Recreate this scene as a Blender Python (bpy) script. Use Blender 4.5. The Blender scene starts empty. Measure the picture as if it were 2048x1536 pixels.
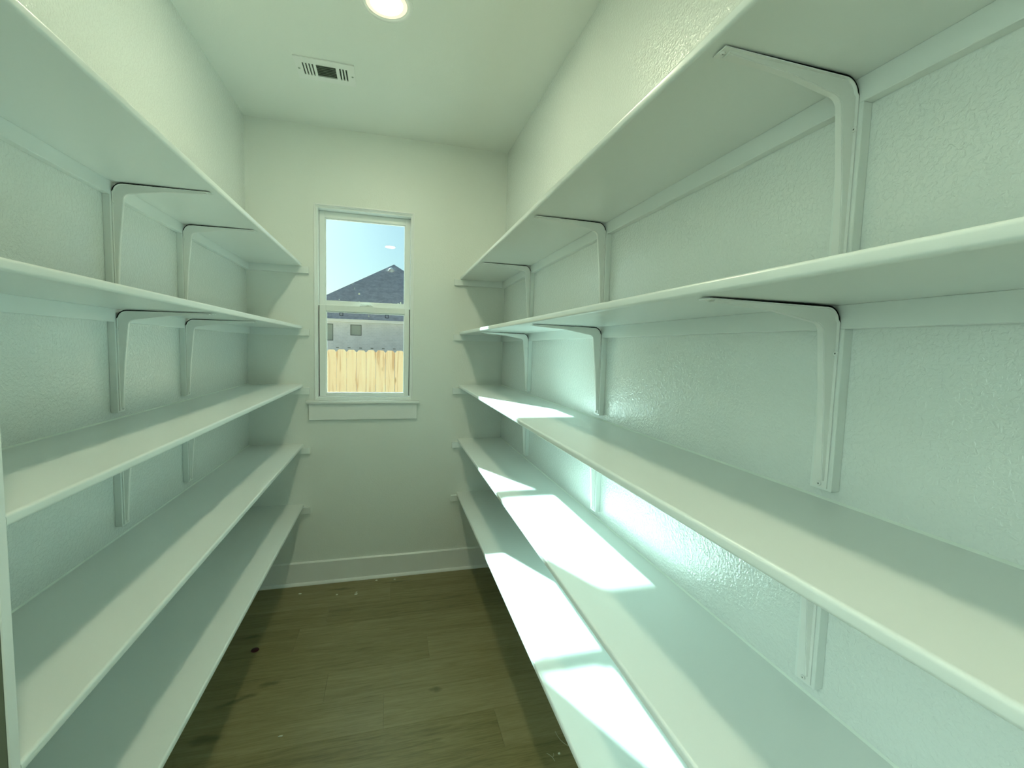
import bpy, bmesh, math, random
from mathutils import Vector, Matrix
random.seed(4)
S = bpy.context.scene
C = S.collection

# ------------------------------------------------------------------ camera, sky, sun, exposure
YAW, PITCH, ROLL, FPX = 0.2657, -0.0769, 0.0282, 898.57
fw = Vector((math.sin(YAW)*math.cos(PITCH), math.cos(YAW)*math.cos(PITCH), math.sin(PITCH)))
rt = Vector((math.cos(YAW), -math.sin(YAW), 0)); up = rt.cross(fw)
r2 = math.cos(ROLL)*rt + math.sin(ROLL)*up
u2 = -math.sin(ROLL)*rt + math.cos(ROLL)*up
cam_d = bpy.data.cameras.new('camera'); cam = bpy.data.objects.new('camera', cam_d); C.objects.link(cam)
cam.matrix_world = Matrix(((r2.x, u2.x, -fw.x, 0), (r2.y, u2.y, -fw.y, 0), (r2.z, u2.z, -fw.z, 0), (0, 0, 0, 1)))
cam_d.sensor_fit = 'HORIZONTAL'; cam_d.sensor_width = 36; cam_d.lens = FPX/2048*36
cam_d.clip_start = 0.02; cam_d.clip_end = 300
S.camera = cam

EXPOSURE = 0.54
SUN_STRENGTH = 17.0
SUN_COLOR = (0.70, 1.0, 0.97)
SKY_STRENGTH = 0.068
SKY_TINT = (0.57, 0.91, 1.0)
LAMP_STRENGTH = 92.0
LAMP_COLOR = (1.0, 0.99, 0.70)
S.view_settings.view_transform = 'Standard'; S.view_settings.look = 'None'
S.view_settings.gamma = 1; S.view_settings.use_curve_mapping = False
S.view_settings.exposure = EXPOSURE

w = bpy.data.worlds.new('world'); S.world = w; w.use_nodes = True
nt = w.node_tree; nt.nodes.clear()
o_ = nt.nodes.new('ShaderNodeOutputWorld'); bg = nt.nodes.new('ShaderNodeBackground')
sk = nt.nodes.new('ShaderNodeTexSky'); sk.sky_type = 'NISHITA'; sk.sun_disc = False
sk.sun_elevation = math.radians(31.3); sk.sun_rotation = math.atan2(-0.45, 1.0)      # the sun stands beyond the window, to the left
sk.altitude = 0; sk.air_density = 1.0; sk.dust_density = 2.0; sk.ozone_density = 1.0
tn = nt.nodes.new('ShaderNodeMix'); tn.data_type = 'RGBA'; tn.blend_type = 'MULTIPLY'; tn.inputs[0].default_value = 1.0
tn.inputs[7].default_value = (*SKY_TINT, 1)
nt.links.new(sk.outputs[0], tn.inputs[6]); nt.links.new(tn.outputs[2], bg.inputs[0]); bg.inputs[1].default_value = SKY_STRENGTH
nt.links.new(bg.outputs[0], o_.inputs[0])

# fill lamp added in the unseen adjoining room, shining in by the added doorway
HALL_FILL_POWER = 82.0
ad = bpy.data.lights.new('hall_fill', 'AREA'); ao = bpy.data.objects.new('hall_fill', ad); C.objects.link(ao)
ad.shape = 'RECTANGLE'; ad.size = 1.4; ad.size_y = 2.4; ad.energy = HALL_FILL_POWER; ad.color = (0.78, 1.0, 0.94)
ao.location = (-1.95, -0.05, 1.24)
sd = bpy.data.lights.new('sun', 'SUN'); so = bpy.data.objects.new('sun', sd); C.objects.link(so)
sd.energy = SUN_STRENGTH; sd.color = SUN_COLOR; sd.angle = math.radians(0.9)
SUN_DIR = Vector((0.45, -1.0, -0.672)).normalized()
so.rotation_euler = SUN_DIR.to_track_quat('-Z', 'Y').to_euler(); so.location = (-3, 6, 6)

# ------------------------------------------------------------------ measures (metres, camera at the origin)
XL, XR, ZC, ZF, D = -0.797, 0.720, 1.256, -1.484, 2.912
FL, FR = -0.503, 0.430
Y0 = -1.20                                   # front wall behind the camera
T = 0.0185
ZS_L = [0.468, 0.1046, -0.2435, -0.6055, -0.977]
ZS_R = [0.4545, 0.1046, -0.2405, -0.595, -0.954]
PANEL_Y = 0.752

# ------------------------------------------------------------------ materials
def new_mat(name):
    m = bpy.data.materials.new(name); m.use_nodes = True
    return m, m.node_tree, m.node_tree.nodes['Principled BSDF']
def coords(nt, scale=(1, 1, 1)):
    tc = nt.nodes.new('ShaderNodeTexCoord'); mp = nt.nodes.new('ShaderNodeMapping')
    mp.inputs['Scale'].default_value = scale
    nt.links.new(tc.outputs['Object'], mp.inputs[0]); return mp.outputs[0]
def world_coords(nt, scale=(1, 1, 1)):
    g = nt.nodes.new('ShaderNodeNewGeometry'); mp = nt.nodes.new('ShaderNodeMapping')
    mp.inputs['Scale'].default_value = scale
    nt.links.new(g.outputs['Position'], mp.inputs[0]); return mp.outputs[0]
def noise(nt, vec, scale, detail=2, rough=0.5, dist=0.0):
    n = nt.nodes.new('ShaderNodeTexNoise'); n.inputs['Scale'].default_value = scale
    n.inputs['Detail'].default_value = detail; n.inputs['Roughness'].default_value = rough
    n.inputs['Distortion'].default_value = dist
    nt.links.new(vec, n.inputs['Vector']); return n.outputs['Fac']
def bump(nt, b, h, strength, dist):
    n = nt.nodes.new('ShaderNodeBump'); n.inputs['Strength'].default_value = strength; n.inputs['Distance'].default_value = dist
    nt.links.new(h, n.inputs['Height']); nt.links.new(n.outputs[0], b.inputs['Normal'])
def ramp(nt, f, stops):
    r = nt.nodes.new('ShaderNodeValToRGB'); el = r.color_ramp.elements
    el[0].position, el[0].color = stops[0][0], (*stops[0][1], 1)
    el[1].position, el[1].color = stops[-1][0], (*stops[-1][1], 1)
    for p, c in stops[1:-1]:
        x = el.new(p); x.color = (*c, 1)
    nt.links.new(f, r.inputs[0]); return r.outputs[0]
def simple(name, col, rough=0.5, bscale=None, bstr=0.1, bdist=0.001, metal=0.0, spec=None):
    m, nt, b = new_mat(name)
    b.inputs['Base Color'].default_value = (*col, 1); b.inputs['Roughness'].default_value = rough
    b.inputs['Metallic'].default_value = metal
    if spec is not None: b.inputs['Specular IOR Level'].default_value = spec
    if bscale: bump(nt, b, noise(nt, world_coords(nt), bscale, 3), bstr, bdist)
    return m
WHITE = (0.84, 0.905, 0.868)
def wall_mat(name, col, rough, scale, strength, dist, spec=0.5):
    m, nt, b = new_mat(name)
    b.inputs['Base Color'].default_value = (*col, 1); b.inputs['Roughness'].default_value = rough; b.inputs['Specular IOR Level'].default_value = spec; b.inputs['IOR'].default_value = 1.6 if spec > .6 else 1.5
    v = world_coords(nt)
    n = noise(nt, v, scale, 2.5, 0.55, 0.35)
    r = nt.nodes.new('ShaderNodeMapRange'); r.interpolation_type = 'SMOOTHSTEP'
    r.inputs[1].default_value = 0.38; r.inputs[2].default_value = 0.66
    nt.links.new(n, r.inputs[0]); bump(nt, b, r.outputs[0], strength, dist)
    return m
M_WALL = wall_mat('orange_peel_wall_paint', WHITE, 0.17, 135, 0.45, 0.0013, 1.0)
M_BACK = wall_mat('back_wall_paint', (0.82, 0.875, 0.82), 0.42, 140, 0.25, 0.0008)
M_CEIL = wall_mat('ceiling_paint', (0.845, 0.90, 0.85), 0.6, 150, 0.2, 0.0006)
M_SHELF = simple('semigloss_shelf_paint', WHITE, 0.28, 60, 0.10, 0.0006, spec=0.8)
M_TRIM = simple('semigloss_trim_paint', (0.87, 0.91, 0.88), 0.30, 40, 0.06, 0.0005)
M_BRACK = simple('painted_steel', (0.86, 0.90, 0.86), 0.28, 90, 0.08, 0.0004)
M_VINYL = simple('white_vinyl', (0.86, 0.91, 0.88), 0.32)
M_BLACK = simple('black_rubber', (0.006, 0.007, 0.006), 0.7)
M_GAP_SHADE = simple('black_steel_gap_shade', (0.004, 0.005, 0.004), 0.9, spec=0.1)
M_HOLE = simple('screw_recess', (0.06, 0.08, 0.05), 0.6)
M_DUCT = simple('dark_duct', (0.006, 0.012, 0.008), 0.8)
M_BLADE = simple('vent_blade_enamel', (0.30, 0.38, 0.30), 0.45)
M_CAULK = simple('caulk', (0.86, 0.95, 0.87), 0.4)
M_CHIP = simple('paint_crumb', (0.80, 0.82, 0.68), 0.6)
M_RED = simple('dark_red_plastic', (0.055, 0.004, 0.010), 0.35)
M_THREAD = simple('pale_fibre', (0.50, 0.50, 0.36), 0.7)

m, nt, b = new_mat('glass_pane'); nt.nodes.remove(b)
tr = nt.nodes.new('ShaderNodeBsdfTransparent'); tr.inputs[0].default_value = (0.97, 0.99, 0.98, 1)
gl = nt.nodes.new('ShaderNodeBsdfGlossy'); gl.inputs['Roughness'].default_value = 0.0
fr = nt.nodes.new('ShaderNodeFresnel'); fr.inputs[0].default_value = 1.45
mx = nt.nodes.new('ShaderNodeMixShader')
nt.links.new(fr.outputs[0], mx.inputs[0]); nt.links.new(tr.outputs[0], mx.inputs[1]); nt.links.new(gl.outputs[0], mx.inputs[2])
nt.links.new(mx.outputs[0], nt.nodes['Material Output'].inputs[0]); M_GLASS = m

def emit(name, col, s):
    m, nt, b = new_mat(name); nt.nodes.remove(b)
    em = nt.nodes.new('ShaderNodeEmission'); em.inputs[0].default_value = (*col, 1); em.inputs[1].default_value = s
    nt.links.new(em.outputs[0], nt.nodes['Material Output'].inputs[0]); return m
M_LENS = emit('lit_lens', LAMP_COLOR, LAMP_STRENGTH*1.5)
M_RIM = emit('lit_lens_rim', (1.0, 0.88, 0.50), 1.05)

# vinyl plank: grain along X, a few knots, tone per plank
m, nt, b = new_mat('vinyl_plank')
v = world_coords(nt, (1.3, 16, 1))
oi = nt.nodes.new('ShaderNodeObjectInfo')
add = nt.nodes.new('ShaderNodeVectorMath'); add.operation = 'ADD'
cmb = nt.nodes.new('ShaderNodeCombineXYZ'); mul = nt.nodes.new('ShaderNodeMath'); mul.operation = 'MULTIPLY'; mul.inputs[1].default_value = 37
nt.links.new(oi.outputs['Random'], mul.inputs[0]); nt.links.new(mul.outputs[0], cmb.inputs[0]); nt.links.new(mul.outputs[0], cmb.inputs[2])
nt.links.new(v, add.inputs[0]); nt.links.new(cmb.outputs[0], add.inputs[1])
n1 = noise(nt, add.outputs[0], 2.2, 6, 0.6, 1.2)
n2 = noise(nt, add.outputs[0], 11, 4, 0.6, 0.4)
mixn = nt.nodes.new('ShaderNodeMix'); mixn.data_type = 'FLOAT'; mixn.inputs[0].default_value = 0.38
nt.links.new(n1, mixn.inputs[2]); nt.links.new(n2, mixn.inputs[3])
tone = nt.nodes.new('ShaderNodeMath'); tone.operation = 'MULTIPLY_ADD'; tone.inputs[1].default_value = 0.16
nt.links.new(oi.outputs['Random'], tone.inputs[0]); nt.links.new(mixn.outputs[0], tone.inputs[2])
base = ramp(nt, tone.outputs[0], [(0.36, (0.150, 0.128, 0.050)), (0.52, (0.225, 0.198, 0.085)), (0.68, (0.285, 0.255, 0.125)), (0.8, (0.32, 0.29, 0.155))])
cur = base
KN = [(-0.500, 2.055, .055, .022, .25), (-0.60, 1.985, .10, .018, .35), (-0.655, 1.80, .085, .03, .0), (0.20, 1.86, .03, .02, 0), (-0.66, 2.42, .05, .012, .1), (0.05, 2.82, .1, .012, .05), (-0.28, 2.80, .09, .015, .0)]
g = nt.nodes.new('ShaderNodeNewGeometry')
nd = nt.nodes.new('ShaderNodeTexNoise'); nd.inputs['Scale'].default_value = 22; nd.inputs['Detail'].default_value = 3
nt.links.new(g.outputs['Position'], nd.inputs['Vector'])
wob = nt.nodes.new('ShaderNodeVectorMath'); wob.operation = 'MULTIPLY_ADD'; wob.inputs[1].default_value = (0.07, 0.03, 0); 
nt.links.new(nd.outputs['Color'], wob.inputs[0]); nt.links.new(g.outputs['Position'], wob.inputs[2])
for kx, ky, a, bb, rot in KN:
    mp = nt.nodes.new('ShaderNodeMapping'); mp.vector_type = 'TEXTURE'
    mp.inputs['Location'].default_value = (kx+.035, ky+.015, ZF); mp.inputs['Rotation'].default_value = (0, 0, rot)
    mp.inputs['Scale'].default_value = (a, bb, 1)
    nt.links.new(wob.outputs[0], mp.inputs[0])
    ln = nt.nodes.new('ShaderNodeVectorMath'); ln.operation = 'LENGTH'; nt.links.new(mp.outputs[0], ln.inputs[0])
    mr = nt.nodes.new('ShaderNodeMapRange'); mr.interpolation_type = 'SMOOTHSTEP'
    mr.inputs[1].default_value = 1.15; mr.inputs[2].default_value = 0.1; mr.inputs[3].default_value = 0; mr.inputs[4].default_value = 0.62
    nt.links.new(ln.outputs['Value'], mr.inputs[0])
    mc = nt.nodes.new('ShaderNodeMix'); mc.data_type = 'RGBA'
    nt.links.new(mr.outputs[0], mc.inputs[0]); nt.links.new(cur, mc.inputs[6]); mc.inputs[7].default_value = (0.06, 0.055, 0.015, 1)
    cur = mc.outputs[2]
nt.links.new(cur, b.inputs['Base Color']); b.inputs['Roughness'].default_value = 0.42
bump(nt, b, n2, 0.15, 0.0006)
M_PLANK = m
M_SUBFLOOR = simple('subfloor', (0.02, 0.02, 0.012), 0.9)

# outside
def wood_mat():
    m, nt, b = new_mat('raw_pine')
    v = coords(nt, (9, 9, 0.9)); oi = nt.nodes.new('ShaderNodeObjectInfo')
    add = nt.nodes.new('ShaderNodeVectorMath'); add.operation = 'ADD'
    mu = nt.nodes.new('ShaderNodeMath'); mu.operation = 'MULTIPLY'; mu.inputs[1].default_value = 50
    nt.links.new(oi.outputs['Random'], mu.inputs[0]); nt.links.new(v, add.inputs[0]); nt.links.new(mu.outputs[0], add.inputs[1])
    n = noise(nt, add.outputs[0], 1.6, 4, 0.55, 1.0)
    c = ramp(nt, n, [(0.33, (0.70, 0.36, 0.18)), (0.43, (0.92, 0.58, 0.34)), (0.7, (0.95, 0.66, 0.40))])
    v2 = coords(nt, (8, 8, 3.2)); add2 = nt.nodes.new('ShaderNodeVectorMath'); add2.operation = 'ADD'
    nt.links.new(v2, add2.inputs[0]); nt.links.new(mu.outputs[0], add2.inputs[1])
    vo = nt.nodes.new('ShaderNodeTexVoronoi'); vo.inputs['Scale'].default_value = 0.85
    nt.links.new(add2.outputs[0], vo.inputs['Vector'])
    mr = nt.nodes.new('ShaderNodeMapRange'); mr.inputs[1].default_value = 0.16; mr.inputs[2].default_value = 0.06; mr.inputs[3].default_value = 0; mr.inputs[4].default_value = 0.75
    nt.links.new(vo.outputs['Distance'], mr.inputs[0])
    mc = nt.nodes.new('ShaderNodeMix'); mc.data_type = 'RGBA'
    nt.links.new(mr.outputs[0], mc.inputs[0]); nt.links.new(c, mc.inputs[6]); mc.inputs[7].default_value = (0.40, 0.20, 0.07, 1)
    nt.links.new(mc.outputs[2], b.inputs['Base Color']); b.inputs['Roughness'].default_value = 0.8
    return m
M_PINE = wood_mat()
def tex_mat(name, a, bcol, scale, vscale=(1, 1, 1), rough=0.85):
    m, nt, b = new_mat(name)
    n = noise(nt, world_coords(nt, vscale), scale, 5, 0.65, 0.4)
    nt.links.new(ramp(nt, n, [(0.34, a), (0.66, bcol)]), b.inputs['Base Color']); b.inputs['Roughness'].default_value = rough
    return m
M_SHINGLE = tex_mat('grey_shingle', (0.66, 0.57, 0.54), (0.92, 0.82, 0.78), 5.0, (1, 1, 1.4))
M_GROUND = tex_mat('pale_bare_soil', (0.50, 0.35, 0.22), (0.58, 0.41, 0.26), 1.5)
M_FASCIA = simple('pale_fascia', (0.86, 0.90, 0.88), 0.6)
M_EXTW = simple('exterior_siding', (0.55, 0.58, 0.55), 0.8)
M_HGLASS = simple('dark_window_glass', (0.30, 0.36, 0.35), 0.3)
M_HFRAME = simple('dark_window_frame', (0.10, 0.13, 0.13), 0.5)
m, nt, b = new_mat('grey_brick')
v = world_coords(nt, (1, 1, 1)); sp = nt.nodes.new('ShaderNodeSeparateXYZ'); cb = nt.nodes.new('ShaderNodeCombineXYZ')
nt.links.new(v, sp.inputs[0]); nt.links.new(sp.outputs[0], cb.inputs[0]); nt.links.new(sp.outputs[2], cb.inputs[1])
br = nt.nodes.new('ShaderNodeTexBrick'); br.inputs['Scale'].default_value = 4.0
br.inputs['Color1'].default_value = (0.60, 0.66, 0.76, 1); br.inputs['Color2'].default_value = (0.67, 0.72, 0.82, 1); br.inputs['Mortar'].default_value = (0.72, 0.77, 0.85, 1)
nt.links.new(cb.outputs[0], br.inputs['Vector'])
n = noise(nt, v, 3, 4, 0.6)
mc = nt.nodes.new('ShaderNodeMix'); mc.data_type = 'RGBA'; mc.blend_type = 'MULTIPLY'; mc.inputs[0].default_value = 0.5
nt.links.new(br.outputs[0], mc.inputs[6]); nt.links.new(ramp(nt, n, [(0.3, (.75, .75, .75)), (0.7, (1, 1, 1))]), mc.inputs[7])
nt.links.new(mc.outputs[2], b.inputs['Base Color']); b.inputs['Roughness'].default_value = 0.85
M_BRICK = m

# ------------------------------------------------------------------ helpers
def link(name, bm, mat, parent=None, kind=None, label=None, cat=None, group=None, smooth=False, loc=None):
    me = bpy.data.meshes.new(name); bmesh.ops.recalc_face_normals(bm, faces=bm.faces); bm.to_mesh(me); bm.free()
    for m_ in (mat if isinstance(mat, (list, tuple)) else [mat]): me.materials.append(m_)
    if smooth:
        for p in me.polygons: p.use_smooth = True
        if hasattr(me, 'set_sharp_from_angle'): me.set_sharp_from_angle(angle=math.radians(35))
    o = bpy.data.objects.new(name, me); C.objects.link(o)
    if parent is not None: o.parent = parent
    if loc is not None: o.location = loc
    tag(o, label, cat, group, kind); return o
def tag(o, label=None, cat=None, group=None, kind=None):
    if label: o['label'] = label
    if cat: o['category'] = cat
    if group: o['group'] = group
    if kind: o['kind'] = kind
    return o
def empty(name, loc, label=None, cat=None, group=None, kind=None):
    o = bpy.data.objects.new(name, None); C.objects.link(o); o.location = loc; o.empty_display_size = 0.05
    return tag(o, label, cat, group, kind)
def box(bm, x0, x1, y0, y1, z0, z1, bev=0.0, seg=1, mi=0):
    vs = [bm.verts.new(p) for p in ((x0, y0, z0), (x1, y0, z0), (x1, y1, z0), (x0, y1, z0), (x0, y0, z1), (x1, y0, z1), (x1, y1, z1), (x0, y1, z1))]
    fs = [bm.faces.new([vs[i] for i in f]) for f in ((0, 3, 2, 1), (4, 5, 6, 7), (0, 1, 5, 4), (1, 2, 6, 5), (2, 3, 7, 6), (3, 0, 4, 7))]
    for f in fs: f.material_index = mi
    if bev:
        es = list({e for f in fs for e in f.edges})
        bmesh.ops.bevel(bm, geom=es, offset=bev, segments=seg, affect='EDGES', profile=0.5)
    return fs
def B(*a, **k):
    bm = bmesh.new(); box(bm, *a, **k); return bm
def prism(bm, pts, axis, a, b, mi=0):
    """pts: 2-D outline, extruded along axis ('x','y','z') from a to b"""
    def P(p, t):
        return {'x': (t, p[0], p[1]), 'y': (p[0], t, p[1]), 'z': (p[0], p[1], t)}[axis]
    v0 = [bm.verts.new(P(p, a)) for p in pts]; v1 = [bm.verts.new(P(p, b)) for p in pts]
    fs = [bm.faces.new(v0), bm.faces.new(v1[::-1])]
    n = len(pts)
    for i in range(n): fs.append(bm.faces.new((v0[i], v0[(i+1) % n], v1[(i+1) % n], v1[i])))
    for f in fs: f.material_index = mi
    return fs
def cyl(bm, c, r, z0, z1, n=32, r1=None, mi=0):
    r1 = r if r1 is None else r1
    a = [bm.verts.new((c[0]+r*math.cos(2*math.pi*i/n), c[1]+r*math.sin(2*math.pi*i/n), z0)) for i in range(n)]
    b_ = [bm.verts.new((c[0]+r1*math.cos(2*math.pi*i/n), c[1]+r1*math.sin(2*math.pi*i/n), z1)) for i in range(n)]
    fs = [bm.faces.new(a[::-1]), bm.faces.new(b_)]
    for i in range(n): fs.append(bm.faces.new((a[i], a[(i+1) % n], b_[(i+1) % n], b_[i])))
    for f in fs: f.material_index = mi
    return fs
def revolve(bm, prof, c=(0, 0), n=40):
    rings = [[bm.verts.new((c[0]+r*math.cos(2*math.pi*i/n), c[1]+r*math.sin(2*math.pi*i/n), z)) for i in range(n)] for r, z in prof]
    for k in range(len(rings)-1):
        for i in range(n): bm.faces.new((rings[k][i], rings[k][(i+1) % n], rings[k+1][(i+1) % n], rings[k+1][i]))
def tube(bm, pts, r, n=6):
    rings = []
    for i, p in enumerate(pts):
        p = Vector(p); a = Vector(pts[max(i-1, 0)]); b_ = Vector(pts[min(i+1, len(pts)-1)])
        t = (b_-a).normalized(); s = t.cross(Vector((0, 0, 1))).normalized() if abs(t.z) < .95 else Vector((1, 0, 0)); q = s.cross(t)
        rings.append([bm.verts.new(p + r*(math.cos(2*math.pi*k/n)*s + math.sin(2*math.pi*k/n)*q)) for k in range(n)])
    for i in range(len(rings)-1):
        for k in range(n): bm.faces.new((rings[i][k], rings[i][(k+1) % n], rings[i+1][(k+1) % n], rings[i+1][k]))
    bm.faces.new(rings[0][::-1]); bm.faces.new(rings[-1])

# ------------------------------------------------------------------ room shell
WT = 0.15
wx0, wx1, wz0, wz1 = -0.437, 0.1355, -0.3375, 0.819         # window opening
DY0, DY1, DZ1 = -0.44, 0.38, ZF+2.05              # unseen doorway in the left wall, added to let the fill light in
bm = bmesh.new(); box(bm, XL-0.12, XL, Y0-0.12, DY0, ZF-0.05, ZC+0.1); box(bm, XL-0.12, XL, DY1, D+WT, ZF-0.05, ZC+0.1); box(bm, XL-0.12, XL, DY0, DY1, DZ1, ZC+0.1)
link('wall_left', bm, M_WALL, kind='structure')
link('wall_right', B(XR, XR+0.12, Y0-0.12, D+WT, ZF-0.05, ZC+0.1), M_WALL, kind='structure')
bm = bmesh.new()
box(bm, XL, wx0, D, D+WT, ZF-0.05, ZC+0.1); box(bm, wx1, XR, D, D+WT, ZF-0.05, ZC+0.1)
box(bm, wx0, wx1, D, D+WT, ZF-0.05, wz0); box(bm, wx0, wx1, D, D+WT, wz1, ZC+0.1)
link('wall_back', bm, M_BACK, kind='structure')
link('wall_front', B(XL, XR, Y0-0.12, Y0, ZF-0.05, ZC+0.1), M_WALL, kind='structure')
HX0, HX1, HY0, HY1 = -3.0, XL-.12, -1.7, 1.7      # unseen adjoining room, added to carry the fill lamp
bm = bmesh.new(); box(bm, HX0-.1, HX0, HY0, HY1, ZF-.05, ZC+.1); box(bm, HX0-.1, HX1, HY0-.1, HY0, ZF-.05, ZC+.1); box(bm, HX0-.1, HX1, HY1, HY1+.1, ZF-.05, ZC+.1)
box(bm, HX1, HX1+.1, HY0-.1, Y0-.12, ZF-.05, ZC+.1)
link('wall_hall', bm, M_CEIL, kind='structure')
link('floor_hall', B(HX0, HX1+.12, HY0, HY1, ZF-.05, ZF-.0065), M_SUBFLOOR, kind='structure')
link('ceiling', B(XL-2.4, XR+.3, -1.9, D+WT+.02, ZC, ZC+0.12), M_CEIL, kind='structure')
fl = link('floor', B(XL, XR, Y0, D, ZF-0.05, ZF-0.0062), M_SUBFLOOR, kind='structure')

# floor planks, one object each, running across the pantry
PW, PL = 0.1845, 1.22
fixed = {1: -0.260, 0: -0.017, -1: 0.425}
k = math.floor((Y0-1.70)/PW)
while 1.70+k*PW < D:
    ya, yb = max(1.70+k*PW, Y0), min(1.70+(k+1)*PW, D)
    j = fixed.get(k, XL + random.uniform(0.15, 1.2))
    cuts = [c for c in (j-PL, j, j+PL) if XL+.05 < c < XR-.05]
    xs = [XL]+cuts+[XR]
    for a, b_ in zip(xs, xs[1:]):
        bm = bmesh.new(); box(bm, a+.0002, b_-.0002, ya+.0002, yb-.0002, ZF-.006, ZF)
        es = [e for e in bm.edges if all(v.co.z > ZF-1e-5 for v in e.verts)]
        bmesh.ops.bevel(bm, geom=es, offset=0.0007, segments=1, affect='EDGES')
        link('plank', bm, M_PLANK, fl)
    k += 1

# baseboards with shoe moulding
def base(name, axis, pos, sgn, a, b_):
    t, h = 0.014, 0.142
    pr = [(0, ZF), (t, ZF), (t, ZF+h-.006), (t-.006, ZF+h), (0, ZF+h)]
    sh = [(t, ZF), (t+.013, ZF), (t+.0125, ZF+.006), (t+.009, ZF+.012), (t+.003, ZF+.0165), (t, ZF+.017)]
    root = None
    for nm, q in (('board', pr), ('shoe_moulding', sh)):
        bm = bmesh.new(); prism(bm, [(pos+sgn*u, z) for u, z in q], axis, a, b_)
        o = link(name if root is None else nm, bm, M_TRIM, root, kind='structure' if root is None else None)
        root = root or o
base('baseboard_back', 'x', D, -1, XL, XR)
base('baseboard_left', 'y', XL, 1, 0.76, D-.028)
base('baseboard_right', 'y', XR, -1, Y0+.028, D-.028)

# casing round the added doorway
link('trim_1', B(XL+.0005, XL+.016, DY0-.062, DY0-.001, ZF, DZ1+.06, bev=.003), M_TRIM, kind='structure')
link('trim_2', B(XL+.0005, XL+.016, DY1+.001, DY1+.062, ZF, DZ1+.06, bev=.003), M_TRIM, kind='structure')
link('trim_3', B(XL+.0005, XL+.016, DY0-.001, DY1+.001, DZ1+.001, DZ1+.06, bev=.003), M_TRIM, kind='structure')

# ------------------------------------------------------------------ window
win = empty('window_1', ((wx0+wx1)/2, D, wz0), kind='structure')
def wp(name, bm, mat=M_VINYL, parent=None, **k):
    o = link(name, bm, mat, parent or win, **k)
    o.matrix_parent_inverse = Matrix.Translation(-Vector(win.location)); return o
def ring(bm, x0, x1, z0, z1, wl, wr_, wb, wt, y0, y1, bev=0.0012):
    box(bm, x0, x0+wl, y0, y1, z0, z1, bev); box(bm, x1-wr_, x1, y0, y1, z0, z1, bev)
    box(bm, x0+wl, x1-wr_, y0, y1, z0, z0+wb, bev); box(bm, x0+wl, x1-wr_, y0, y1, z1-wt, z1, bev)
bm = bmesh.new(); ring(bm, wx0, wx1, wz0, wz1, .017, .017, .017, .019, D+.012, D+.145)
ring(bm, wx0, wx1, wz0, wz1, .009, .009, .010, .011, D+.004, D+.012)
wp('frame', bm)
bm = bmesh.new(); ring(bm, wx0-.003, wx1+.003, wz0-.001, wz1+.003, .008, .008, .003, .009, D-.005, D+.0035, .0015)
wp('corner_bead', bm, M_TRIM)
yl0, yl1, yu0, yu1 = D+.033, D+.063, D+.070, D+.098
bm = bmesh.new(); ring(bm, wx0+.018, wx1-.018, 0.234, wz1-.020, .032, .031, .030, .038, yu0, yu1)
ring(bm, wx0+.050, wx1-.049, 0.264, 0.761, .005, .005, .005, .005, yu0+.006, yu1-.004, .0008)
wp('upper_sash', bm)
bm = bmesh.new(); ring(bm, -.4155, .1145, -.3185, .237, .036, .029, .019, .036, yl0, yl1)
ring(bm, -.3795, .0855, -.2995, .201, .005, .005, .004, .006, yl0+.007, yl1-.004, .0008)
wp('lower_sash', bm)
wp('glass_pane', B(-.386, .087, yu0+.014, yu0+.017, .267, .758), M_GLASS)
wp('glass_pane', B(-.376, .083, yl0+.015, yl0+.018, -.297, .197), M_GLASS)
for x in (-.4185, .1160):
    wp('weatherstrip', B(x-.0013, x+.0023, yl0+.006, yl1-.004, -.317, .233), M_BLACK)
# cam lock on the meeting rail
lk = wp('sash_lock', B(-.185, -.105, yl0+.003, yl1-.003, .237, .243, bev=.002))
bm = bmesh.new(); cyl(bm, (-.128, yl0+.012), .011, .243, .251, 20)
pts = [(-.133, yl0+.02), (-.123, yl0+.004), (-.146, yl0-.004), (-.176, yl0-.003), (-.178, yl0+.003), (-.152, yl0+.006)]
prism(bm, pts, 'z', .2445, .250)
o = link('lock_lever', bm, M_VINYL, lk)
# small black square rings and white paint specks stuck to the glass
for cx_, cz in ((-.2915, .1865), (-.0225, .1835)):
    bm = bmesh.new(); ring(bm, cx_-.0105, cx_+.0105, cz-.0105, cz+.0105, .003, .003, .003, .003, yl0+.0125, yl0+.0145, 0)
    wp('square_sticker', bm, M_BLACK, label='small black square outline stuck to the lower pane')
def speck(x, z, w_, h, y):
    bm = bmesh.new(); n = 8
    pts = [(x+w_/2*math.cos(2*math.pi*i/n)*random.uniform(.7, 1.2), z+h/2*math.sin(2*math.pi*i/n)*random.uniform(.7, 1.2)) for i in range(n)]
    prism(bm, pts, 'y', y-.001, y); wp('paint_speck', bm, M_CHIP)
yu = yu0+.0138; yl = yl0+.0148
M_CHIP2 = M_CHIP
for s in ((-.191, .319, .013, .011, yu), (-.191, .272, .003, .008, yu), (-.219, .350, .003, .016, yu), (-.232, .376, .006, .004, yu), (-.308, .277, .006, .005, yu),
          (.062, .277, .010, .012, yu), (.046, .272, .006, .006, yu), (.001, .270, .006, .003, yu), (-.085, .356, .003, .004, yu), (-.064, .360, .003, .004, yu), (-.055, .363, .003, .004, yu),
          (-.046, .400, .003, .005, yu), (-.132, .180, .012, .007, yl), (-.131, .191, .003, .008, yl), (-.297, .184, .004, .008, yl), (-.289, .181, .004, .004, yl), (-.352, .175, .004, .004, yl)):
    speck(*s)
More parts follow.
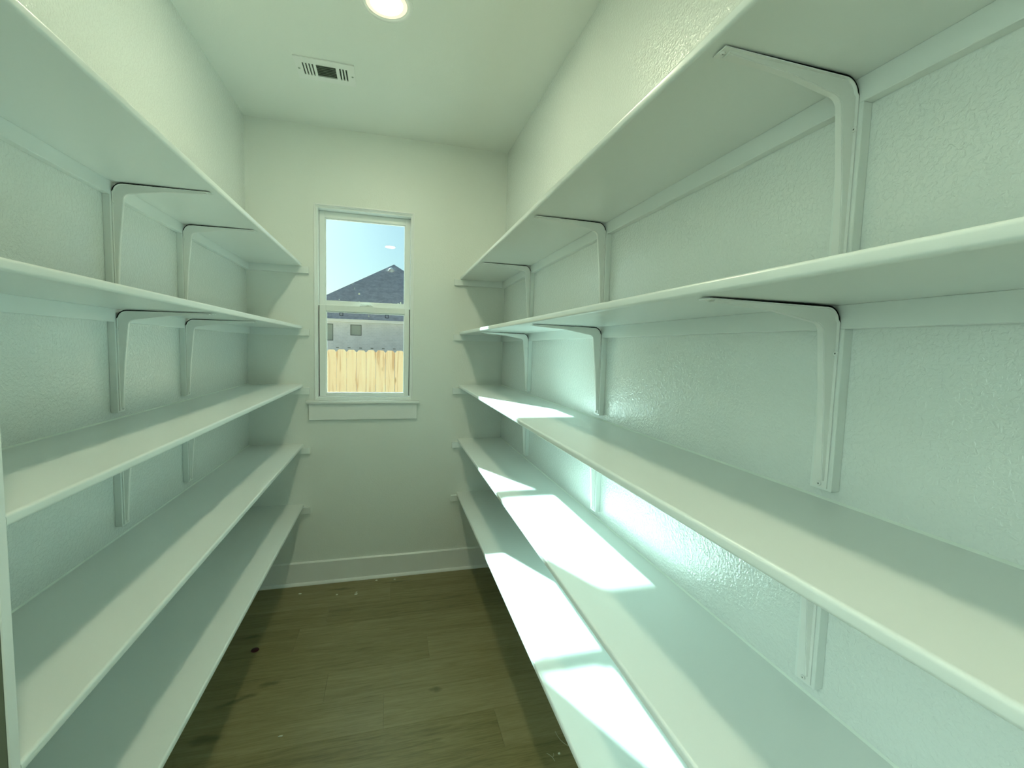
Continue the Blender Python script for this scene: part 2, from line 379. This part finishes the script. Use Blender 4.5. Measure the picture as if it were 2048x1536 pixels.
# stool and apron
bm = bmesh.new(); box(bm, -.486, .179, D-.030, D-.0002, -.3595, -.3415, .004, 2); box(bm, wx0+.0005, wx1-.0005, D-.004, D+.012, -.3560, -.3416)
st = link('trim_4', bm, M_TRIM, kind='structure', smooth=True)
link('trim_5', B(-.470, .1665, D-.016, D-.0002, -.458, -.360, bev=.0015), M_TRIM, kind='structure')

# ------------------------------------------------------------------ shelves
ORD = ['top', 'second from top', 'middle', 'second from bottom', 'bottom']
def shelf(side, i):
    L = side == 'left'; s = 1 if L else -1
    xw, xf, z = (XL, FL, ZS_L[i]) if L else (XR, FR, ZS_R[i])
    ya = PANEL_Y+.001 if L else Y0+.001
    yb = D-.0001
    extra = {('left', 0): ', glare on its rounded edge', ('right', 2): ', pointed sun patch at its far end',
             ('right', 3): ', broad sun patch across it', ('right', 4): ', sunlit along its edge'}.get((side, i), '')
    lab = 'white wall shelf on the %s, %s of five%s' % (side, ORD[i], extra)
    root = empty('wall_shelf', (xw, (ya+yb)/2, z), lab, 'shelf', 'white shelves along the %s wall' % side)
    inv = Matrix.Translation(-Vector(root.location))
    def P(n, bm, mat=M_SHELF, **k):
        o = link(n, bm, mat, root, **k); o.matrix_parent_inverse = inv; return o
    # board, front edge rounded over
    a, r = z-T, .0055
    pr = [(xw, a), (xf-s*r, a)]
    for q in range(1, 6):
        t = q/6*math.pi/2; pr.append((xf-s*r+s*r*math.sin(t), a+r-r*math.cos(t)))
    pr.append((xf, a+r)); pr.append((xf, z-r))
    for q in range(1, 6):
        t = q/6*math.pi/2; pr.append((xf-s*r+s*r*math.cos(t), z-r+r*math.sin(t)))
    pr += [(xf-s*r, z), (xw, z)]
    bm = bmesh.new(); prism(bm, pr, 'y', ya, yb); P('board', bm, smooth=True)
    ct, ch = .0185, .0385
    P('wall_cleat', B(*sorted((xw, xw+s*ct)), ya, yb-.0184, a-ch, a, bev=.0008))
    P('end_cleat', B(*sorted((xw, xf+s*.0375)), D-.0185, D-.0001, a-ch-.001, a, bev=.0008))
    bm = bmesh.new()
    prism(bm, [(xw+s*.0002, z), (xw+s*.0035, z), (xw+s*.0002, z+.0035)], 'y', ya, yb)
    P('caulk_bead', bm, M_CAULK)
    return root
for i in range(5): shelf('left', i)
for i in range(5): shelf('right', i)
ep = link('end_panel', B(XL+.0005, FL+.001, PANEL_Y-.019, PANEL_Y, ZF+.0005, ZS_L[0]+.03, bev=.0015), M_TRIM,
     label='white vertical panel edge closing the near end of the left shelves', cat='panel')
link('shaded_side', B(XL+.001, FL-.0005, PANEL_Y-.0205, PANEL_Y-.0189, ZF+.001, ZS_L[0]+.028), simple('olive_side_shade', (0.10, 0.115, 0.07), 0.7), ep, label='outer face with its shade put into a dark colour')  # dark skin added: the panel's shaded outer side put into its colour

# ------------------------------------------------------------------ brackets (shelf arm + wall leg) on a vertical backing strip
def fillet_path(gap, R, alen, llen, n=8, tip=.0):
    """centre line from arm tip to leg foot; u away from wall (0 = strip face), w down from shelf underside (0)."""
    pts = [(alen, -tip), (gap+R, -gap)]
    for q in range(1, n):
        t = q/n*math.pi/2; pts.append((gap+R-R*math.sin(t), -gap-R+R*math.cos(t)))
    pts += [(.0010, -gap-R), (.0005, -gap-R-.03), (.0005, -llen)]
    return pts
def sweep_rect(bm, path, inner, width, mi=0):
    n = len(path)
    ring_ = []
    for p, q in zip(path, inner):
        ring_.append([bm.verts.new((p[0], -width/2, p[1])), bm.verts.new((p[0], width/2, p[1])), bm.verts.new((q[0], width/2, q[1])), bm.verts.new((q[0], -width/2, q[1]))])
    for i in range(n-1):
        for k in range(4): bm.faces.new((ring_[i][k], ring_[i][(k+1) % 4], ring_[i+1][(k+1) % 4], ring_[i+1][k])).material_index = mi
    bm.faces.new(ring_[0][::-1]).material_index = mi; bm.faces.new(ring_[-1]).material_index = mi
def offset(path, d):
    out = []
    for i, p in enumerate(path):
        a = Vector(path[max(i-1, 0)]); b_ = Vector(path[min(i+1, len(path)-1)]); t = (b_-a).normalized()
        nrm = Vector((-t.y, t.x))           # towards the inside of the L
        dd = d[i] if isinstance(d, list) else d
        out.append((p[0]+nrm.x*dd, p[1]+nrm.y*dd))
    return out
ALEN, LLEN = .250, .302
def bracket_meshes():
    R, gap = .024, .0044
    path = fillet_path(gap, R, ALEN, LLEN, tip=.0022)
    W = .026
    ms = {}
    bm = bmesh.new(); sweep_rect(bm, path, offset(path, .0016), W); ms['strap'] = (bm, M_BRACK)
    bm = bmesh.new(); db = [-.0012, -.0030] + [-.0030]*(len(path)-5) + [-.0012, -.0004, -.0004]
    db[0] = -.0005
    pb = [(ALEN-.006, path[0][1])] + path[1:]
    sweep_rect(bm, offset(pb, db), offset(pb, -.0001), W-.001); ms['strap_back'] = (bm, M_GAP_SHADE)  # black steel back, also painting in the shade of the gap behind the strap
    # raised rib, deep at the corner, running out towards both ends
    dc, de = .024, .0030
    ribp = [(ALEN-.012, -.0022-.0016), (ALEN*.5, -.0015-.0018)] + [(x, z_) for x, z_ in path[1:-2]] + [(.0008, -LLEN*.55), (.0008, -LLEN+.012)]
    Ri = .018
    # inner outline built explicitly
    cu, cw = .0018+dc, -(gap+dc)
    inner = [(ALEN-.012, -.0022-.0016-de), (ALEN*.5, -.002-(dc*.52))]
    m = len(path)-3
    arc = []
    for q in range(m):
        t = q/(m-1)*math.pi/2
        arc.append((cu+Ri-Ri*math.sin(t), cw-Ri+Ri*math.cos(t)))
    inner += arc + [(.0008+dc*.52, -LLEN*.55), (.0008+.0016+de, -LLEN+.012)]
    bm = bmesh.new(); bw, tw = .0085, .0060
    rr = []
    for p, q in zip(ribp, inner):
        rr.append([bm.verts.new((p[0], -bw, p[1])), bm.verts.new((q[0], -tw, q[1])), bm.verts.new((q[0], tw, q[1])), bm.verts.new((p[0], bw, p[1]))])
    for i in range(len(rr)-1):
        for k in range(4): bm.faces.new((rr[i][k], rr[i][(k+1) % 4], rr[i+1][(k+1) % 4], rr[i+1][k]))
    bm.faces.new(rr[0][::-1]); bm.faces.new(rr[-1])
    bmesh.ops.recalc_face_normals(bm, faces=bm.faces)
    es = [e for e in bm.edges if all(abs(abs(v.co.y)-tw) < 1e-6 for v in e.verts) and abs(e.verts[0].co.y-e.verts[1].co.y) < 1e-6]
    bmesh.ops.bevel(bm, geom=es, offset=.0012, segments=2, affect='EDGES')
    ms['rib'] = (bm, M_BRACK)
    def screw(u, y, w_, axis):
        b1 = bmesh.new(); revolve(b1, [(0.0005, .0012), (.0012, .0012), (.0016, .0022), (.0036, .0014), (.0042, 0)], n=14)
        b2 = bmesh.new(); revolve(b2, [(0, .0013), (.0015, .0014)], n=10)
        for bb in (b1, b2):
            if axis == 'leg': bmesh.ops.rotate(bb, verts=bb.verts, cent=(0, 0, 0), matrix=Matrix.Rotation(math.pi/2, 3, 'Y'))
            else: bmesh.ops.rotate(bb, verts=bb.verts, cent=(0, 0, 0), matrix=Matrix.Rotation(math.pi, 3, 'X'))
            bmesh.ops.translate(bb, verts=bb.verts, vec=(u, y, w_))
        me2 = bpy.data.meshes.new('t'); b2.to_mesh(me2); b2.free()
        for f in b1.faces: f.material_index = 0
        k0 = len(b1.faces); b1.from_mesh(me2); b1.faces.ensure_lookup_table()
        for f in b1.faces[k0:]: f.material_index = 1
        bpy.data.meshes.remove(me2)
        return b1
    ms['screws'] = [screw(.0030, -.0106, -.058, 'leg'), screw(.0030, .0106, -.078, 'leg'), screw(.0030, 0, -LLEN+.006, 'leg'), screw(ALEN-.006, 0, -.0038, 'arm')]
    return ms
ms = bracket_meshes()
proto = {}
for k_ in ('strap', 'strap_back', 'rib'):
    bm, mt = ms[k_]; me = bpy.data.meshes.new(k_); bmesh.ops.recalc_face_normals(bm, faces=bm.faces); bm.to_mesh(me); bm.free(); me.materials.append(mt)
    for p in me.polygons: p.use_smooth = True
    me.set_sharp_from_angle(angle=math.radians(30)); proto[k_] = me
scr = []
for bm in ms['screws']:
    me = bpy.data.meshes.new('screw'); bmesh.ops.recalc_face_normals(bm, faces=bm.faces); bm.to_mesh(me); bm.free(); me.materials.append(M_BRACK); me.materials.append(M_HOLE); scr.append(me)
bm = B(-.0185, -.0001, -.0195, .0195, -.3065, -.0383, bev=.0008)
me = bpy.data.meshes.new('backing_strip'); bm.to_mesh(me); bm.free(); me.materials.append(M_SHELF); proto['backing_strip'] = me
def bracket(side, i, y, lab):
    L = side == 'left'
    z = (ZS_L if L else ZS_R)[i]-T
    x = XL+.0187 if L else XR-.0187
    root = empty('shelf_bracket', (x, y, z-.0002), lab, 'bracket', 'painted brackets under the %s shelves' % side)
    root.rotation_euler = (0, 0, 0 if L else math.pi)
    for n in ('backing_strip', 'strap', 'strap_back', 'rib'):
        o = bpy.data.objects.new(n, proto[n]); C.objects.link(o); o.parent = root
        if n == 'strap_back': o['label'] = 'black back face of the strap, painting in the gap shade'
    for me_ in scr:
        o = bpy.data.objects.new('screw', me_); C.objects.link(o); o.parent = root
under = ['topmost', 'second', 'middle']
for i in range(3):
    wo = {0: 'top shelf', 1: 'second shelf from top', 2: 'middle shelf'}[i]
    bracket('left', i, 1.600, 'white painted steel L bracket, the nearer one under the left %s' % wo)
    bracket('left', i, 2.063, 'white painted steel L bracket, nearer the window under the left %s' % wo)
    bracket('right', i, .580, 'white painted steel L bracket, nearest the viewer under the right %s' % wo)
    bracket('right', i, 1.433, 'white painted steel L bracket, middle one under the right %s' % wo)
    bracket('right', i, 2.282, 'white painted steel L bracket, nearest the window under the right %s' % wo)

# ------------------------------------------------------------------ ceiling fittings
def ceiling_light(x, y, lab):
    r = empty('recessed_light', (x, y, ZC), lab, 'ceiling light')
    bm = bmesh.new(); revolve(bm, [(.096, 0), (.0955, -.002), (.090, -.004), (.079, -.0036), (.0738, -.0018), (.0737, 0)], n=48)
    link('trim_ring', bm, M_TRIM, r, smooth=True)
    bm = bmesh.new(); cyl(bm, (0, 0), .058, -.0022, -.0006, 48); link('lens', bm, M_LENS, r)
    bm = bmesh.new(); revolve(bm, [(.0582, -.0022), (.072, -.0034), (.0735, -.0022), (.0735, -.0006)], n=48); link('lens_rim', bm, M_RIM, r, smooth=True)
    return r
ceiling_light(-.022, 1.826, 'lit round recessed downlight with a warm glow, cut by the top of the picture')
ceiling_light(-.010, -.060, 'lit round recessed downlight, seen only as a white reflection in the upper pane')

vx0, vx1, vy0, vy1 = -.422, -.168, 2.250, 2.420
vt = empty('air_vent', ((vx0+vx1)/2, (vy0+vy1)/2, ZC), 'white rectangular ceiling register with dark louvre slots, beyond the downlight', 'vent')
inv = Matrix.Translation(-Vector(vt.location))
def vp(n, bm, mat):
    o = link(n, bm, mat, vt); o.matrix_parent_inverse = inv; return o
zt, zb = ZC-.0005, ZC-.0055
sy0, sy1 = vy0+.040, vy1-.040                      # slot band
slots = []
W_ = vx1-vx0
for k in range(4): a = vx0+.030+k*.0135; slots.append((a, a+.0065))
cx0, cx1 = vx0+.088, vx0+.172
for k in range(3): a = vx0+.187+k*.0135; slots.append((a, a+.0075))
bm = bmesh.new()
box(bm, vx0, vx1, vy0, sy0, zb, zt); box(bm, vx0, vx1, sy1, vy1, zb, zt)
holes = sorted(slots+[(cx0, cx1)]); cur_x = vx0
for a, b_ in holes:
    box(bm, cur_x, a, sy0, sy1, zb, zt); cur_x = b_
box(bm, cur_x, vx1, sy0, sy1, zb, zt)
vp('face_plate', bm, M_TRIM)
bm = bmesh.new(); box(bm, vx0+.02, vx1-.02, sy0-.002, sy1+.002, ZC-.0006, ZC-.0002); vp('duct_opening', bm, M_DUCT)
for a, b_ in slots:
    bm = bmesh.new(); prism(bm, [(b_-.0012, zb+.0002), (b_-.0002, zb+.0002), (b_-.0025, zt-.0004), (b_-.0035, zt-.0004)], 'y', sy0, sy1); vp('louvre', bm, M_BLADE)
nb = 7
for k in range(nb):
    y = sy0+(k+.5)*(sy1-sy0)/nb
    bm = bmesh.new(); prism(bm, [(y-.0006, zb+.0008), (y+.0006, zb+.0008), (y+.0012, zt-.0006), (y, zt-.0006)], 'x', cx0, cx1); vp('louvre', bm, M_BLADE)
for x in (vx0+.012, vx1-.012):
    bm = bmesh.new(); cyl(bm, (x, (vy0+vy1)/2+.004), .004, zb-.0014, zb, 14, r1=.005); vp('screw', bm, M_BLADE)

# ------------------------------------------------------------------ bits on the floor
bm = bmesh.new(); revolve(bm, [(0, .0045), (.010, .0043), (.0165, .003), (.018, .0008), (.0175, 0)], n=28)
link('button', bm, M_RED, loc=(-.621, 2.308, ZF), smooth=True, label='small round dark red disc lying on the floor beside the left shelves', cat='disc')
def crumb(x, y, a, b_, lab, g=None):
    bm = bmesh.new(); n = 7
    pts = [(x+a*math.cos(2*math.pi*i/n)*random.uniform(.6, 1.2), y+b_*math.sin(2*math.pi*i/n)*random.uniform(.6, 1.2)) for i in range(n)]
    prism(bm, pts, 'z', ZF, ZF+.003); link('paint_chip', bm, M_CHIP, label=lab, cat='paint chip', group=g)
G = 'white paint chips on the floor'
crumb(-.508, 2.795, .008, .006, 'tiny white paint chip on the floor by the left shelves, near the back baseboard', G)
crumb(-.296, 2.738, .006, .005, 'tiny white paint chip on the floor below the window, left of the pair', G)
crumb(-.186, 2.742, .006, .005, 'tiny white paint chip below the window, farther one of the touching pair', G)
crumb(-.187, 2.722, .010, .006, 'small white paint chip below the window, nearer one of the touching pair', G)
crumb(-.074, 2.862, .008, .005, 'tiny white paint chip close to the middle of the back baseboard', G)
crumb(.036, 2.850, .006, .004, 'tiny white paint chip close to the baseboard, rightmost along it', G)
crumb(-.390, 1.754, .009, .0025, 'thin white sliver lying alone on the floor near the lower edge', G)
crumb(.612, 1.440, .004, .004, 'tiny white chip beside the pale threads, by the lowest right shelf', G)
bm = bmesh.new(); tube(bm, [(.632, 1.535, ZF+.001), (.633, 1.515, ZF+.001), (.637, 1.495, ZF+.0012), (.645, 1.478, ZF+.001), (.657, 1.462, ZF+.001)], .001)
link('thread', bm, M_THREAD, label='longer pale curved thread on the floor beside the lowest right shelf', cat='thread')
bm = bmesh.new(); tube(bm, [(.568, 1.452, ZF+.001), (.578, 1.440, ZF+.001), (.583, 1.430, ZF+.0012), (.586, 1.415, ZF+.001)], .0009)
tube(bm, [(.583, 1.430, ZF+.0014), (.590, 1.438, ZF+.001), (.592, 1.446, ZF+.001)], .0008)
link('thread', bm, M_THREAD, label='short forked pale thread on the floor near the lower edge', cat='thread')

# ------------------------------------------------------------------ outside
GZ = -1.86
link('ground', B(-40, 40, D+.4, 80, GZ-.2, GZ), M_GROUND, kind='structure')
link('wall_exterior', B(XL-2.5, XR+3, D+WT+.001, D+WT+.02, GZ, -.36), M_EXTW, kind='structure')

FY, FZ, PP = 7.2, -.076, .1412
fence = empty('wooden_fence', (0, FY, GZ), 'new pale pine fence of dog-eared pickets, seen through the lower pane', 'fence')
def fp(n, bm, parent=fence, mat=M_PINE):
    o = link(n, bm, mat, parent); o.location = -Vector((0, 0, 0)); o.matrix_parent_inverse = Matrix.Translation(-Vector(fence.location)); return o
hw = PP/2-.0026; c = .034
bm = bmesh.new(); prism(bm, [(-hw, GZ+.03), (hw, GZ+.03), (hw, FZ-c), (hw-c*.9, FZ), (-hw+c*.9, FZ), (-hw, FZ-c)], 'y', -.008, .008)
bmesh.ops.recalc_face_normals(bm, faces=bm.faces)
pm = bpy.data.meshes.new('picket'); bm.to_mesh(pm); bm.free(); pm.materials.append(M_PINE)
for k in range(-14, 9):
    o = bpy.data.objects.new('picket', pm); C.objects.link(o); o.parent = fence; o.matrix_parent_inverse = Matrix.Translation(-Vector(fence.location))
    o.location = (-.7785+.0705+k*PP, FY, random.uniform(-.006, .006))
for z in (-.60, -1.55, -.20):
    fp('rail', B(-2.9, 1.4, FY+.0085, FY+.047, z, z+.089))
for x in (-2.5, 0.9):
    fp('post', B(x-.045, x+.045, FY+.048, FY+.138, GZ, FZ-.05, bev=.003))

HY, EZ = 18.0, .945
AP = Vector((.136, 22.0, 3.78))
house = empty('house', (0, HY, GZ), 'grey neighbouring house with a hipped shingle roof beyond the fence', 'house')
hinv = Matrix.Translation(-Vector(house.location))
def hp(n, bm, mat, parent=None, label=None):
    o = link(n, bm, mat, parent or house, label=label)
    if parent is None: o.matrix_parent_inverse = hinv
    return o
hx0, hx1 = -3.92, 3.82
wins = [(-1.487, -1.076, .363, .778), (-2.75, -2.10, .141, .781)]
bm = bmesh.new()
xs = sorted([hx0+.35, hx1-.35]+[v for q in wins for v in q[:2]])
for a, b_ in zip(xs, xs[1:]):
    q = [u for u in wins if abs(u[0]-a) < 1e-6]
    if q:
        box(bm, a, b_, HY+.35, HY+.55, GZ, q[0][2]); box(bm, a, b_, HY+.35, HY+.55, q[0][3], EZ-.08)
    else: box(bm, a, b_, HY+.35, HY+.55, GZ, EZ-.08)
box(bm, hx0+.35, hx0+.5, HY+.55, 34, GZ, EZ-.08); box(bm, hx1-.5, hx1-.35, HY+.55, 34, GZ, EZ-.08)
hp('wall', bm, M_BRICK)
for q in wins:
    sx_ = 1+.35/18; 
    bm = bmesh.new(); ring(bm, q[0], q[1], q[2], q[3], .025, .025, .025, .025, HY+.37, HY+.44, 0)
    f = hp('window', bm, M_HFRAME)
    bm = bmesh.new(); box(bm, q[0]+.025, q[1]-.025, HY+.40, HY+.405, q[2]+.025, q[3]-.025)
    hp('pane', bm, M_HGLASS, f)
bm = bmesh.new()
th = .08
vs = [(hx0, HY, EZ), (hx1, HY, EZ), (hx1, 34, EZ), (hx0, 34, EZ), tuple(AP), (AP.x, 30, AP.z)]
V = [bm.verts.new(p) for p in vs]
for f in ((0, 1, 4), (1, 2, 5, 4), (2, 3, 5), (3, 0, 4, 5), (3, 2, 1, 0)): bm.faces.new([V[i] for i in f])
hp('roof', bm, M_SHINGLE)
bm = bmesh.new(); box(bm, hx0-.02, hx1+.02, HY-.03, HY-.002, EZ-.095, EZ+.012); hp('fascia', bm, M_FASCIA)
bm = bmesh.new(); box(bm, hx0, hx1, HY, HY+.35, EZ-.095, EZ-.075); hp('soffit', bm, M_FASCIA)
bm = bmesh.new(); revolve(bm, [(.02, .16), (.08, .14), (.12, .10), (.13, .05), (.13, .03), (.08, .02), (.08, -.12)], c=(0, 0), n=20)
bmesh.ops.translate(bm, verts=bm.verts, vec=(.025, 21.42, 3.36)); hp('roof_vent', bm, M_FASCIA)
for k in range(9):
    x = -2.0+k*.42; hp('weep_vent', B(x, x+.10, HY+.335, HY+.349, -.13, -.10), M_HFRAME)
